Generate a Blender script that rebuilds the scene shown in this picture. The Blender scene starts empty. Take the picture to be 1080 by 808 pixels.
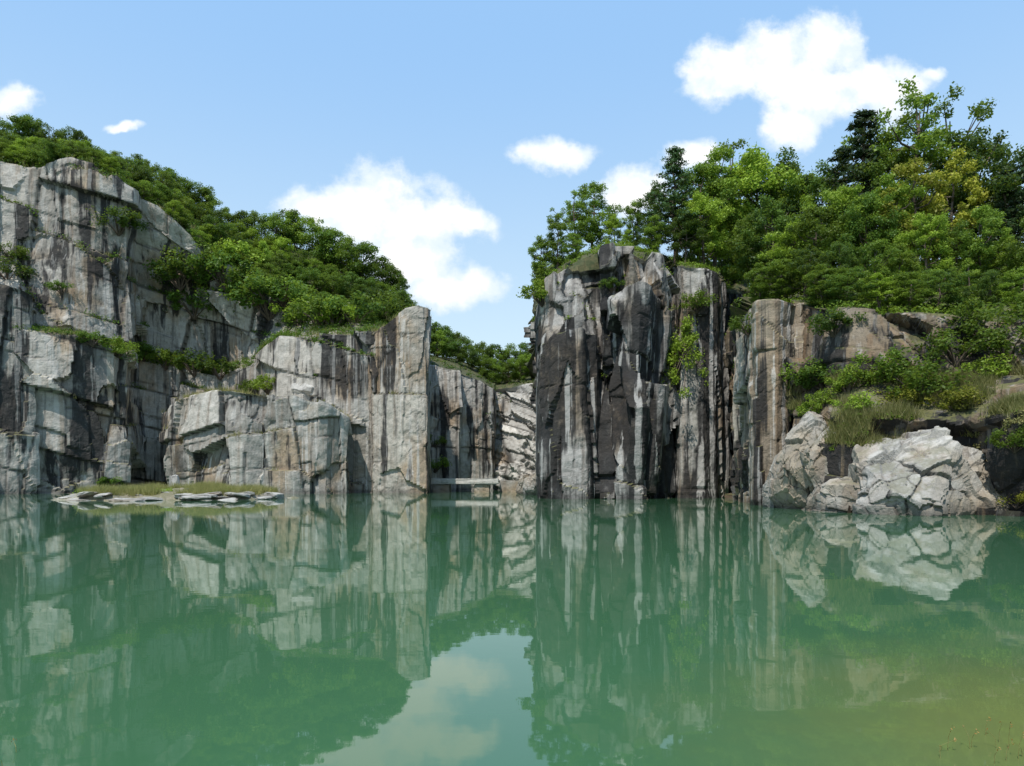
import bpy, math, random, bmesh
import numpy as np
from mathutils import Vector
from mathutils.bvhtree import BVHTree
R=math.radians
random.seed(4); rng=np.random.default_rng(4)
C=bpy.context.scene.collection
HZ=508.0; F=720.0; CH=2.0
# ------------------------------------------------------------ helpers
def W(px,d,y=None,z=None):
    return ((px-540)/F*d, d, z if z is not None else CH+(HZ-y)/F*d)
def tag(o,label=None,cat=None,group=None,kind=None):
    if label: o['label']=label
    if cat: o['category']=cat
    if group: o['group']=group
    if kind: o['kind']=kind
    return o
def h3(ix,iy,iz,seed):
    with np.errstate(over='ignore'):
        n=(ix.astype(np.int64)*374761393+iy.astype(np.int64)*668265263+iz.astype(np.int64)*2147483647+seed*974634777)&0xFFFFFFFF
        n=((n^(n>>13))*1274126177)&0xFFFFFFFF
        n=((n^(n>>16))*2246822519)&0xFFFFFFFF
        n=n^(n>>15)
    return (n&0xFFFFFF)/float(0xFFFFFF)
def vn(P,seed=0):
    b=np.floor(P).astype(np.int64); f=P-b; f=f*f*(3-2*f); r=0
    for i in (0,1):
        for j in (0,1):
            for k in (0,1):
                w=(f[:,0] if i else 1-f[:,0])*(f[:,1] if j else 1-f[:,1])*(f[:,2] if k else 1-f[:,2])
                r=r+w*h3(b[:,0]+i,b[:,1]+j,b[:,2]+k,seed)
    return r*2-1
def fbm(P,o,seed=0):
    r=0;a=1;t=0
    for i in range(o):
        r=r+a*vn(P*(2.03**i)+i*7.7,seed+i); t+=a; a*=.5
    return r/t
def vor(P,seed):
    b=np.floor(P).astype(np.int64); n=len(P)
    f1=np.full(n,9.);f2=np.full(n,9.);hid=np.zeros(n);dl=np.zeros((n,3));rv=np.zeros((n,3))
    for i in (-1,0,1):
        for j in (-1,0,1):
            for k in (-1,0,1):
                x,y,z=b[:,0]+i,b[:,1]+j,b[:,2]+k
                c=np.stack([x+.1+.8*h3(x,y,z,seed),y+.1+.8*h3(x,y,z,seed+1),z+.1+.8*h3(x,y,z,seed+2)],1)
                v=P-c; d=np.abs(v).max(1)*.6+np.sqrt((v*v).sum(1))*.4
                m=d<f1
                f2=np.where(m,f1,np.minimum(f2,d)); f1=np.where(m,d,f1)
                hid=np.where(m,h3(x,y,z,seed+3),hid); dl=np.where(m[:,None],v,dl)
                r3=np.stack([h3(x,y,z,seed+4),h3(x,y,z,seed+5),h3(x,y,z,seed+6)],1)*2-1
                rv=np.where(m[:,None],r3,rv)
    return hid,f2-f1,(dl*rv).sum(1)
def cells(s,z,w,h,seed):
    """irregular sawn blocks: columns of width ~w, each split at its own heights ~h"""
    Z=lambda a:np.zeros_like(a)
    def part(t,k1,sd):
        i=np.floor(t).astype(np.int64); b=lambda q:.7*h3(q,k1,Z(q),sd)
        c=np.where(t-i>b(i),i,i-1); lo=c+b(c); up=c+1+b(c+1)
        return c,np.minimum(t-lo,up-t),(t-lo)/(up-lo)-.5
    c,ds,ls=part(s/w,np.zeros(len(s),np.int64),seed)
    zz=z/h+9*h3(c,Z(c),Z(c),seed+1)
    r,dz,lz=part(zz,c,seed+2)
    e=np.minimum(ds*w,dz*h)
    hid=h3(c,r,Z(c),seed+3); t=ls*(h3(c,r,Z(c),seed+4)*2-1)+lz*(h3(c,r,Z(c),seed+5)*2-1)
    return hid,e,t
def npmesh(name,V,Fa,attrs=None,mat=None,smooth=False):
    V=np.asarray(V,dtype=np.float32); Fa=np.asarray(Fa,dtype=np.int32); k=Fa.shape[1]
    me=bpy.data.meshes.new(name)
    me.vertices.add(len(V)); me.vertices.foreach_set('co',V.ravel())
    me.loops.add(Fa.size); me.loops.foreach_set('vertex_index',Fa.ravel())
    me.polygons.add(len(Fa)); me.polygons.foreach_set('loop_start',np.arange(0,Fa.size,k,dtype=np.int32))
    me.update(calc_edges=True); me.validate()
    me.polygons.foreach_set('use_smooth',np.full(len(me.polygons),smooth))
    if attrs:
        for n,a in attrs.items():
            at=me.attributes.new(n,'FLOAT','POINT'); at.data.foreach_set('value',np.asarray(a,dtype=np.float32))
    if mat: me.materials.append(mat)
    return me
def link(name,me,parent=None):
    o=bpy.data.objects.new(name,me); C.objects.link(o)
    if parent: o.parent=parent
    return o
# ------------------------------------------------------------ material helpers
class NT:
    def __init__(s,name):
        s.m=bpy.data.materials.new(name); s.m.use_nodes=True; s.t=s.m.node_tree; s.t.nodes.clear()
        s.out=s.n('ShaderNodeOutputMaterial')
    def n(s,ty,**k):
        nd=s.t.nodes.new(ty)
        for a,b in k.items(): setattr(nd,a,b)
        return nd
    def l(s,a,b): s.t.links.new(a,b)
    def set(s,inp,v):
        if isinstance(v,bpy.types.NodeSocket): s.l(v,inp)
        else: inp.default_value=v
    def math(s,op,a,b=0.,c=0.,clamp=False):
        nd=s.n('ShaderNodeMath',operation=op,use_clamp=clamp); s.set(nd.inputs[0],a); s.set(nd.inputs[1],b)
        s.set(nd.inputs[2],c); return nd.outputs[0]
    def mr(s,v,a,b,c=0.,d=1.):
        nd=s.n('ShaderNodeMapRange',interpolation_type='SMOOTHSTEP'); s.set(nd.inputs[0],v)
        for i,x in enumerate((a,b,c,d)): nd.inputs[1+i].default_value=x
        return nd.outputs[0]
    def mix(s,f,a,b,mode='MIX'):
        nd=s.n('ShaderNodeMix',data_type='RGBA',blend_type=mode); s.set(nd.inputs[0],f)
        s.set(nd.inputs[6],a if isinstance(a,bpy.types.NodeSocket) else (*a,1)); s.set(nd.inputs[7],b if isinstance(b,bpy.types.NodeSocket) else (*b,1))
        return nd.outputs[2]
    def mul(s,col,k):
        cc=s.n('ShaderNodeCombineColor'); [s.l(k,cc.inputs[i]) for i in range(3)]
        return s.mix(1.0,col,cc.outputs[0],'MULTIPLY')
    def noise(s,vec,scale,det=4,rough=.55,sc=None,dist=0.,off=None):
        if sc:
            mp=s.n('ShaderNodeMapping'); mp.inputs['Scale'].default_value=sc; s.l(vec,mp.inputs[0]); vec=mp.outputs[0]
            if off: mp.inputs['Location'].default_value=off
        nd=s.n('ShaderNodeTexNoise'); s.l(vec,nd.inputs['Vector']); nd.inputs['Scale'].default_value=scale
        nd.inputs['Detail'].default_value=det; nd.inputs['Roughness'].default_value=rough; nd.inputs['Distortion'].default_value=dist
        return nd.outputs[0]
    def attr(s,n):
        nd=s.n('ShaderNodeAttribute'); nd.attribute_name=n; return nd.outputs['Fac']
def rock_mat(name,base=(.30,.295,.285),warm=(.34,.26,.18),warmamt=.35,stain=.5,white=.35,wt=.335,moss=.7,dark=(.02,.02,.021),obj=False,freq=1.0,rust=.5,ztop=None,wsp=(.53,.61),wl=True):
    s=NT(name); g=s.n('ShaderNodeNewGeometry'); tc=s.n('ShaderNodeTexCoord')
    P=tc.outputs['Object'] if obj else g.outputs['Position']
    n1=s.noise(P,.11,3); n2=s.noise(P,.8,5,.7); n3=s.noise(P,5,3,.7)
    col=s.mix(s.mr(n1,.62-.35*warmamt,.72-.2*warmamt,0,1),base,warm)
    col=s.mix(s.mr(n2,.4,.7,0,.55),col,(base[0]*.45,base[1]*.44,base[2]*.42))
    col=s.mix(s.mr(n3,.45,.7,0,.33),col,(base[0]*.38,base[1]*.38,base[2]*.38))
    col=s.mul(col,s.mr(s.attr('tone'),0.1,.9,.72,1.26))
    A=s.noise(P,1.,4,.55,(.30*freq,.30*freq,.014),.15)           # broad streaks
    B=s.noise(P,1.,4,.6,(1.1*freq,1.1*freq,.022),.1,(5,3,1))     # narrow streaks
    Cn=s.noise(P,1.,3,.6,(.65*freq,.65*freq,.018),.15,(11,7,2))
    if rust>0: col=s.mix(s.mr(Cn,.54,.64,0,rust),col,(.20,.125,.07))
    if white>0: col=s.mix(s.math('MULTIPLY',s.mr(B,*wsp,0,white),s.mr(n1,.35,.6,.25,1)),col,(.60,.58,.54))
    sx=s.n('ShaderNodeSeparateXYZ'); s.l(P,sx.inputs[0])
    f=s.math('ADD',s.math('MULTIPLY',A,.75),s.math('MULTIPLY',B,.25))
    f=s.math('ADD',f,s.math('MULTIPLY',s.math('SUBTRACT',n1,.5),.3))
    if ztop: f=s.math('SUBTRACT',f,s.mr(sx.outputs[2],ztop[0],ztop[1],0,ztop[2]))
    lo=.62-.2*stain
    col=s.mix(s.math('MULTIPLY',s.mr(f,lo,lo+.045,0,.93),s.mr(n2,.25,.5,.75,1)),col,dark)
    if white>0: col=s.mix(s.mr(s.math('ADD',s.math('MULTIPLY',Cn,-.5),B),wt,wt+.05,0,white*.8),col,(.50,.48,.45))
    col=s.mix(s.mr(B,.37,.42,.55*min(1,max(0,stain)*1.4),0),col,(.035,.033,.031))
    col=s.mix(s.math('MULTIPLY',s.attr('crack'),.85),col,(.025,.022,.02))
    sn=s.n('ShaderNodeSeparateXYZ'); s.l(g.outputs['Normal'],sn.inputs[0])
    if moss>0:
        mm=s.math('MULTIPLY',s.mr(sn.outputs[2],.45,.85),s.mr(n2,.42,.55,0,moss))
        col=s.mix(mm,col,s.mix(n3,(.06,.08,.02),(.18,.16,.07)))
    if not obj and wl:
        col=s.mul(col,s.mr(s.math('ADD',sx.outputs[2],s.math('MULTIPLY',n2,.5)),.35,1.3,.5,1))
    b=s.n('ShaderNodeBsdfPrincipled'); s.l(col,b.inputs['Base Color']); b.inputs['Roughness'].default_value=.85
    b.inputs['Specular IOR Level'].default_value=.25
    bp=s.n('ShaderNodeBump'); bp.inputs['Strength'].default_value=.75; bp.inputs['Distance'].default_value=.25
    s.l(s.math('ADD',s.noise(P,1.4,5,.72),s.math('MULTIPLY',s.noise(P,1.,2,.6,(2.,2.,.12)),.35)),bp.inputs['Height'])
    s.l(bp.outputs[0],b.inputs['Normal']); s.l(b.outputs[0],s.out.inputs[0]); return s.m
def leaf_mat(name,a,b_,c,trans=.38):
    s=NT(name); oi=s.n('ShaderNodeObjectInfo')
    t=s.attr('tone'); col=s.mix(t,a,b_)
    col=s.mix(s.math('MULTIPLY',oi.outputs['Random'],.6),col,c)
    r2=s.math('FRACT',s.math('MULTIPLY',oi.outputs['Random'],7.31)); col=s.mul(col,s.mr(r2,0,1,.65,1.45))
    d=s.n('ShaderNodeBsdfPrincipled'); s.l(col,d.inputs['Base Color']); d.inputs['Roughness'].default_value=.5; d.inputs['Specular IOR Level'].default_value=.25
    tr=s.n('ShaderNodeBsdfTranslucent'); s.l(s.mix(.5,col,(.28,.37,.04)),tr.inputs[0])
    mx=s.n('ShaderNodeMixShader'); mx.inputs[0].default_value=trans; s.l(d.outputs[0],mx.inputs[1]); s.l(tr.outputs[0],mx.inputs[2])
    s.l(mx.outputs[0],s.out.inputs[0]); return s.m
def bark_mat():
    s=NT('bark'); tc=s.n('ShaderNodeTexCoord'); P=tc.outputs['Object']
    col=s.mix(s.noise(P,3.,3,.6,(3,3,.5)),(.05,.035,.025),(.17,.13,.1))
    b=s.n('ShaderNodeBsdfPrincipled'); s.l(col,b.inputs['Base Color']); b.inputs['Roughness'].default_value=.9
    s.l(b.outputs[0],s.out.inputs[0]); return s.m
def soil_mat():
    s=NT('hill_soil'); g=s.n('ShaderNodeNewGeometry'); P=g.outputs['Position']
    col=s.mix(s.mr(s.noise(P,.7,5,.7),.35,.65),(.03,.045,.014),(.10,.09,.04))
    b=s.n('ShaderNodeBsdfPrincipled'); s.l(col,b.inputs['Base Color']); b.inputs['Roughness'].default_value=.95
    s.l(b.outputs[0],s.out.inputs[0]); return s.m
def water_mat():
    s=NT('lake_water'); g=s.n('ShaderNodeNewGeometry'); P=g.outputs['Position']
    col=s.mix(s.mr(s.noise(P,.05,2),.35,.65),(.043,.118,.056),(.050,.130,.063))
    vm=s.n('ShaderNodeVectorMath',operation='DISTANCE'); s.l(P,vm.inputs[0]); vm.inputs[1].default_value=(5.2,4.8,0)
    dd=s.math('ADD',vm.outputs['Value'],s.math('MULTIPLY',s.noise(P,1.2,3),1.2))
    col=s.mix(s.mr(dd,.9,5.6,.85,0),col,(.15,.16,.045))
    b=s.n('ShaderNodeBsdfPrincipled'); s.l(col,b.inputs['Base Color']); b.inputs['Roughness'].default_value=.02
    b.inputs['IOR'].default_value=1.46
    bp=s.n('ShaderNodeBump'); bp.inputs['Strength'].default_value=.13; bp.inputs['Distance'].default_value=.01
    h=s.math('ADD',s.noise(P,1.,3,.5,(.7,1.6,1)),s.math('MULTIPLY',s.noise(P,1.,2,.5,(.12,.3,1)),2.))
    s.l(h,bp.inputs['Height']); s.l(bp.outputs[0],b.inputs['Normal'])
    s.l(b.outputs[0],s.out.inputs[0]); return s.m
M=dict(
 left=rock_mat('granite_left',base=(.39,.365,.325),stain=.50,white=.4,warmamt=.4,rust=.4,freq=.9,wsp=(.55,.62)),
 butt=rock_mat('granite_buttress',base=(.42,.395,.355),stain=.36,white=.45,warmamt=.3,rust=.3,wsp=(.55,.62)),
 pill=rock_mat('granite_pillar',base=(.40,.37,.32),stain=.36,white=.55,warmamt=.5,freq=1.1,rust=.5),
 far=rock_mat('granite_far',base=(.42,.395,.355),stain=.42,white=.6,warmamt=.3,moss=.2,rust=.4),
 pale=rock_mat('granite_pale',base=(.56,.54,.50),stain=-.1,white=.4,warmamt=.2,moss=.1,rust=.15),
 dark=rock_mat('granite_dark',base=(.33,.315,.295),stain=.95,white=.8,wt=.325,warmamt=.3,freq=.8,rust=.25,dark=(.017,.017,.018),ztop=(17,27,.075),wsp=(.56,.62)),
 slab=rock_mat('granite_slab',base=(.34,.325,.295),stain=.7,white=.9,wt=.315,warmamt=.4,freq=1.1,rust=.4),
 pin=rock_mat('granite_pinnacle',base=(.37,.335,.28),warm=(.34,.265,.185),stain=.42,white=.6,warmamt=.7,moss=.8,freq=1.6,rust=.45),
 bank=rock_mat('granite_bank',base=(.21,.185,.15),warm=(.19,.14,.09),stain=.75,white=.2,warmamt=.8,moss=.9,freq=1.3,rust=.6),
 boul=rock_mat('granite_boulder',base=(.40,.385,.355),stain=-.1,white=0,warmamt=.35,moss=0.15,obj=True,rust=.25),
 outc=rock_mat('granite_outcrop',base=(.39,.375,.345),warm=(.33,.275,.205),stain=-.1,white=0,warmamt=.4,moss=0.4,freq=1.,rust=.25),
 islet=rock_mat('islet_ground',base=(.44,.41,.34),warm=(.36,.31,.22),stain=-.1,white=0,moss=.5,warmamt=.5,rust=0,wl=False),
 bark=bark_mat(), soil=soil_mat(), water=water_mat(),
 lf_dark=leaf_mat('leaves_dark',(.027,.060,.011),(.09,.162,.024),(.07,.135,.015)),
 lf_mid=leaf_mat('leaves_mid',(.053,.105,.014),(.175,.265,.030),(.15,.23,.02)),
 lf_bright=leaf_mat('leaves_bright',(.10,.18,.018),(.27,.38,.04),(.24,.33,.035),.4),
 lf_yellow=leaf_mat('leaves_yellow',(.19,.21,.02),(.36,.35,.045),(.30,.30,.04),.4),
 needle=leaf_mat('needles',(.016,.040,.014),(.05,.095,.028),(.035,.075,.02),.15),
 grass=leaf_mat('grass_blades',(.11,.14,.03),(.32,.30,.11),(.26,.22,.10),.3),
)
# ------------------------------------------------------------ rock lofts
TERR=[]; 
def loft(name,cols,mat,ru,rv,label,a=(.7,.3,.12),size=((7,16),(2.6,6),2.4),facet=(.5,8.,1.5),flute=.2,fl2=0.,seed=1,shear=.1,sy=.8,hillfrom=None,kind='structure',cat='cliff',soft=.25,ftop=None,calm=None):
    A=np.array(cols,float); n,K,_=A.shape
    rvs=rv if isinstance(rv,(list,tuple)) else [rv]*(K-1)
    kk=hillfrom if hillfrom else K
    us=[0.]
    for i in range(n-1):
        L=np.linalg.norm(A[i+1,:kk]-A[i,:kk],axis=1).max(); c=max(1,min(260,math.ceil(L/ru)))
        us+=list(i+np.arange(1,c+1)/c)
    vs=[0.]
    for j in range(K-1):
        L=np.linalg.norm(A[:,j+1]-A[:,j],axis=1).max(); c=max(1,min(300,math.ceil(L/rvs[j])))
        vs+=list(j+np.arange(1,c+1)/c)
    us=np.array(us);vs=np.array(vs)
    iu=np.minimum(us.astype(int),n-2);fu=us-iu; iv=np.minimum(vs.astype(int),K-2);fv=vs-iv
    B=A[iu]*(1-fu)[:,None,None]+A[iu+1]*fu[:,None,None]
    G=B[:,iv]*(1-fv)[None,:,None]+B[:,iv+1]*fv[None,:,None]
    du=np.gradient(G,axis=0);dv=np.gradient(G,axis=1); N=np.cross(du,dv); N/=np.linalg.norm(N,axis=2,keepdims=True)+1e-9
    for _ in range(4):
        Np=np.pad(N,((1,1),(1,1),(0,0)),'edge'); N=(Np[:-2,1:-1]+Np[2:,1:-1]+Np[1:-1,:-2]+Np[1:-1,2:]+N)/5
    N/=np.linalg.norm(N,axis=2,keepdims=True)+1e-9
    P=G.reshape(-1,3); Nn=N.reshape(-1,3)
    s=P[:,0]+sy*P[:,1]+.5*vn(P*.13,seed+5)+.12*vn(P*.6,seed+6); z=P[:,2]+shear*P[:,0]+.5*vn(P*.11+50,seed+7)+.1*vn(P*.7,seed+8)
    D=np.zeros(len(P))
    fade=np.clip(fbm(P*.16,2,seed+9)*2.2+.6,0,1)
    h1,e1,t1=cells(s-shear*.6*P[:,2],z,*size[0],seed*7)
    h2,e2,t2=cells(s+shear*.5*P[:,2],z,*size[1],seed*7+50)
    D+=a[0]*(h1*2-1)+a[0]*1.0*t1+a[1]*fade*(h2*2-1)+a[1]*.9*t2*fade
    cw=ru*.55
    c1=np.exp(-(e1/cw)**2); c2=np.exp(-(e2/cw)**2)*fade*.75
    if a[2]>0:
        h3_,e3,t3=vor(P/np.array([1,1,1.4])/size[2],seed*5+3); f3=np.clip(fbm(P*.2+9,2,seed+19)*2.2+.3,0,1)
        D+=a[2]*f3*(h3_*2-1+1.5*t3); c3=np.exp(-(e3*size[2]/cw)**2)*f3*.45
    else: c3=0*c1
    crack=np.maximum(np.maximum(c1,c2),c3); D-=.14*crack
    hf,ef,tf=vor((P+np.array([0,0,1])*(shear*2*P[:,0:1]))/facet[1]/np.array([1,1,facet[2]]),seed*3+1)
    fa=facet[0]
    if ftop: 
        k=np.clip((P[:,2]-ftop[0])/(ftop[1]-ftop[0]),0,1); fa=facet[0]*(1+k*ftop[2])
        hq,eq,tq=vor((P+np.array([.5,0,-.6])*P[:,0:1])/4.2,seed*3+8); D+=k*ftop[2]*.6*(tq*2.2+(hq-.5))
        cq=np.exp(-(eq*4.2/.3)**2)*k*.7; crack=np.maximum(crack,cq)
    D+=fa*(tf*2.2+(hf-.5)*.9)
    D+=flute*vn(P*np.array([.5,.5,.03]),seed+50)
    if fl2: 
        Pl=P.copy(); Pl[:,0]+=.06*P[:,2]
        q=vn(Pl*np.array([.6,.6,.012]),seed+52); D+=fl2*(1-2*np.abs(q))*(1 if not ftop else 1-k)
    D+=.2*fbm(P*.7,4,seed+60)
    if calm: D*=np.clip((P[:,0]-calm[0])/(calm[1]-calm[0]),.22,1)
    tone=.5*h1+.3*h2+.2*hf
    hw=np.clip((Nn[:,2]-.45)/.35,0,1)*np.clip(P[:,2],0,1)
    D=D*(1-hw*(1-soft))+hw*.6*fbm(P*.12,3,seed+70)
    V=P+Nn*D[:,None]
    crack=crack*(1-hw)
    nu,nv=len(us),len(vs); idx=np.arange(nu*nv).reshape(nu,nv)
    Fa=np.stack([idx[:-1,:-1],idx[1:,:-1],idx[1:,1:],idx[:-1,1:]],-1).reshape(-1,4)
    me=npmesh(name,V,Fa,{'tone':tone,'crack':crack},mat)
    o=link(name,me); tag(o,label,cat,kind=kind)
    Vd=V.astype(float)
    if hillfrom:
        me.materials.append(M['soil'])
        mi=np.tile(vs[:-1]>=hillfrom-1,nu-1).astype(np.int32)
        if len(me.polygons)==len(mi): me.polygons.foreach_set('material_index',mi)
    TERR.append((BVHTree.FromPolygons(Vd.tolist(),Fa.tolist()),Vd,Fa,name))
    return o
def prof(px,d0,*pts,back=(70,-14)):
    r=[W(px,d0*.985,z=-3.),W(px,d0,z=0.3)]
    for (y,d) in pts: r.append(W(px,d,y))
    if back:
        l=r[-1]; dd=l[1]+back[0]; r.append(((px-540)/F*dd,dd,l[2]+back[1]))
    return r
def slab(name,spec,back,mat,ru,label,lean=1.0,**k):
    cols=[]
    def col(px,d,y,b):
        t=W(px,d+lean,y); tb=W(px,d+b,y)
        return [W(px,d-.5,z=-3.),W(px,d,z=.3),t,(tb[0],tb[1],t[2]+.4),(tb[0],tb[1]+.5,-3.)]
    def side(p,s,b):
        px,d,y=p; t=W(px,d+lean,y); dd=d+b-1.5
        X=(px-540)/F*d+s; Xr=(px-540)/F*dd-s*.3
        if s<0 and px>540: X=max(X,Xr)          # keep the return wall behind the visible edge
        if s>0 and px<540: X=min(X,Xr)
        return [(X,dd,-3.),(X,dd,.3),(X,dd,t[2]),(X,dd+1,t[2]+.4),(X,dd+1.5,-3.)]
    cols.append(side(spec[0],-.6,back))
    for p in spec: cols.append(col(*p,back))
    cols.append(side(spec[-1],.6,back))
    return loft(name,cols,mat,ru,[ru*2,ru,ru*2,ru*6],label,**k)

L1=[(-120,98,(340,99),(335,102),(160,107),(150,125),(140,150)),
(0,112,(350,113),(345,117),(172,122),(160,135),(155,155)),
(40,114,(352,115),(347,119),(178,123),(165,135),(158,155)),
(75,116,(356,117),(350,121),(166,123),(168,138),(160,156)),
(100,118,(362,119),(358,123),(174,124),(172,138),(168,156)),
(134,121,(372,122),(366,127),(203,127),(192,140),(184,156)),
(142,132,(378,133),(372,136),(208,130),(196,140),(188,156)),
(165,134,(384,135),(378,138),(218,130),(210,141),(203,156)),
(200,135,(392,135),(386,139),(248,132),(235,142),(222,157)),
(225,134,(396,134),(388,138),(278,134),(255,143),(238,157)),
(262,132,(385,132),(378,137),(293,136),(275,145),(250,157)),
(300,124.5,(358,125.5),(350,130),(318,135),(290,145),(258,157)),
(340,121.5,(354,122.5),(346,128),(330,134),(305,144),(270,156)),
(380,121,(352,122),(344,127),(336,133),(320,142),(288,154)),
(402,121.5,(350,122.5),(344,127),(338,133),(330,142),(303,152)),
(430,130,(362,131),(352,133),(345,135),(330,142),(322,150)),
(450,140,(385,141),(380,142),(375,143),(365,148),(358,155))]
loft('cliff_left',[prof(*r) for r in L1],M['left'],.36,[1.5,.36,.6,.36,1.2,1.5,8],
 'tall grey quarried cliff with ledges on the left shore, wooded on top',a=(1.0,.3,.12),size=((16,9),(7,8),3.),facet=(.9,12.,1.1),flute=.3,seed=3,hillfrom=5,shear=.28)
slab('cliff_left_corner',[(-60,107,290),(0,110.5,300),(22,111.8,306),(36,113.4,312)],12,M['left'],.33,
 'pale streaked rock slab at the far left edge, stepping out below the tall cliff',a=(.4,.15,.06),size=((9,12),(4.5,9),2.5),facet=(.3,8,2),seed=5,shear=.25)
slab('cliff_buttress',[(176,125,438),(196,118,420),(226,114,413),(262,112.5,413),(280,114,416),(312,112,419),(345,112.5,428),(367,115,442)],15,M['butt'],.28,
 'low pale flat-topped rock buttress jutting out behind the grassy islet',a=(.5,.2,.12),size=((10,11),(4.5,7),2.2),facet=(1.0,8.,1.5),flute=.4,seed=7,shear=-.15)
slab('cliff_pillar',[(372,121.6,358),(392,120.6,352),(406,119.4,344),(418,118.8,334),(428,118.2,325),(441,118,322),(451,118.3,326)],18,M['pill'],.28,
 'tall pale sheer rock wall end closing the left cliff beside the gap',a=(.3,.14,.05),size=((11,26),(4.4,11),2.),facet=(.3,8,2.5),flute=.3,seed=9,shear=.02)
D_=[(436,148,(384,149),(375,165),(372,185)),(458,150,(386,151),(380,166),(375,185)),(484,151,(392,152),(388,168),(378,186)),
(486,155,(394,156),(390,168),(380,186)),(505,157,(402,158),(396,170),(388,188)),(520,159,(411,160),(405,172),(394,190)),(522,176,(412,177),(408,182),(396,192)),(545,190,(408,191),(404,194),(398,198)),(600,194,(400,195),(396,197),(392,202))]
loft('cliff_gap_left',[prof(*r) for r in D_],M['far'],.35,[1.5,.35,1.5,2,8],
 'streaked grey rock wall standing back inside the gap between the cliffs',a=(.4,.2,.06),size=((7,20),(3,10),2.4),facet=(.3,8,2),flute=.3,seed=12,hillfrom=3,shear=.05)
E_=[(508,166,(411,170),(400,186),(394,200)),(522,162,(409,168),(400,186),(394,200)),(540,158,(408,166),(400,184),(392,200)),(562,156,(404,164),(398,182),(388,200)),(610,154,(395,160),(388,180),(380,200))]
loft('cliff_gap_right',[prof(*r) for r in E_],M['pale'],.35,[1.5,.35,1.5,2,8],
 'bright crumbly rock wall at the far end of the gap',a=(.6,.5,.5),size=((5,4),(2.6,1.9),1.8),facet=(.6,5,1),seed=14,hillfrom=3,shear=.35)
def RG(px,d,y,y4=None,d4=None,y5=275,d5=118):
    return (px,d,(430,d+.3),(y,d+1.5),(y4 or y-4,d4 or d+10),(y5,d5))
G_=[RG(584,135,345,340,142,338,160),RG(575,100,335,330,108,330,130),RG(566,87,330,328,97,328,118),RG(570,84,312,310,94,312,118),RG(582,82.5,296,293,92,296,118),RG(602,82,280,277,92,280,118),RG(640,81,268),
RG(665,81,267),RG(692,82,272),RG(708,83,285),RG(711.5,86,287,283),RG(716,92,287,283)]
loft('cliff_dark',[prof(*r) for r in G_],M['dark'],.22,[1.,.5,.24,1.,1.5,8],
 'high dark rock cliff with black and white vertical streaks right of the gap',a=(.65,.3,.08),size=((4.5,13),(2.4,8),2.),facet=(.95,6.,2.2),flute=.35,fl2=.5,seed=21,hillfrom=4,shear=-.22,ftop=(12,18,1.0),calm=(3.0,6.5))
slab('cliff_dark_step',[(573,80.8,364),(590,78.2,352),(612,78.2,347),(628,79.6,354)],8,M['dark'],.22,
 'lower stepped rock block against the left foot of the dark cliff',a=(.2,.15,.04),size=((4.5,24),(1.8,12),2.),facet=(.3,5.,3),flute=.2,fl2=.45,seed=23,shear=-.08)
slab('cliff_dark_rib',[(645,79.6,360),(656,78.0,325),(672,77.2,304),(694,78.8,318)],7,M['dark'],.22,
 'narrow dark rock rib standing out of the middle of the dark cliff',a=(.4,.22,.06),size=((4.5,11),(1.8,7),2.),facet=(.9,5.,2.2),flute=.3,fl2=.45,seed=29,shear=.3)
H_=[RG(705,93,284),RG(713.2,85,281),RG(718,82,280),RG(742,81.5,285),RG(754,82.5,290),RG(760,86,300),RG(762,99,305),RG(776,103,310,300,107),RG(790,105,310,300,109)]
loft('cliff_slab',[prof(*r) for r in H_],M['slab'],.22,[1.,.5,.24,1.,1.5,8],
 'upright striped rock slab next to the dark cliff, left of the shadowed cleft',a=(.25,.12,.04),size=((6,26),(2.4,12),2.),facet=(.3,7,3),flute=.3,fl2=.2,seed=25,hillfrom=4,shear=.02)
K_=[(778,102,(430,102),(425,102.2),(345,102.5),(342,107),(325,118)),
(784,76,(430,76),(425,76),(352,76.5),(350,86),(330,112)),
(790,66,(430,66),(425,66),(342,66.5),(340,76),(318,108)),
(800,61,(430,61),(425,61.2),(326,62.5),(318,72),(300,105)),
(822,60,(430,60),(425,60.2),(318,61.5),(310,70),(288,105)),
(838,57,(430,57.8),(418,58.5),(319,60.5),(310,69),(288,103)),
(850,51,(436,52.5),(412,56.5),(322,58.5),(308,68),(286,100)),
(875,46.5,(442,48.5),(406,53),(326,55),(306,66),(286,100)),
(900,44,(448,46.5),(404,51.5),(330,53.5),(306,65),(285,98)),
(960,43,(448,45.5),(402,50.5),(334,52.5),(308,64),(282,96)),
(1020,42,(446,43.8),(398,48.5),(342,51),(310,63),(280,95)),
(1080,39,(438,40.6),(392,47),(346,49.5),(312,62),(278,92)),
(1190,36,(432,37.6),(380,44),(340,47),(305,60),(270,90))]
loft('cliff_right',[prof(*r) for r in K_],M['bank'],.2,[1.,.22,.25,.22,1.,1.5,8],
 'brown overgrown rock bank at the right with a steep scrubby slope',a=(.5,.3,.14),size=((4.,6),(1.8,3),1.5),facet=(.9,5.,1.),flute=.2,seed=31,hillfrom=5,shear=.25)
slab('cliff_edge_pillar',[(781,66,341),(784,62.5,336),(791,59.5,326),(801,57.4,319),(820,56.8,316),(838,57.6,318),(846,59,321)],9,M['pin'],.18,
 'tall sheer tan rock pillar right of the shadowed cleft',lean=.6,a=(.25,.14,.06),size=((4,16),(1.7,8),1.6),facet=(.4,5.,2.6),flute=.2,fl2=.1,seed=37,shear=.03)
ICX,ICY=W(193,80,z=0)[:2]
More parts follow.
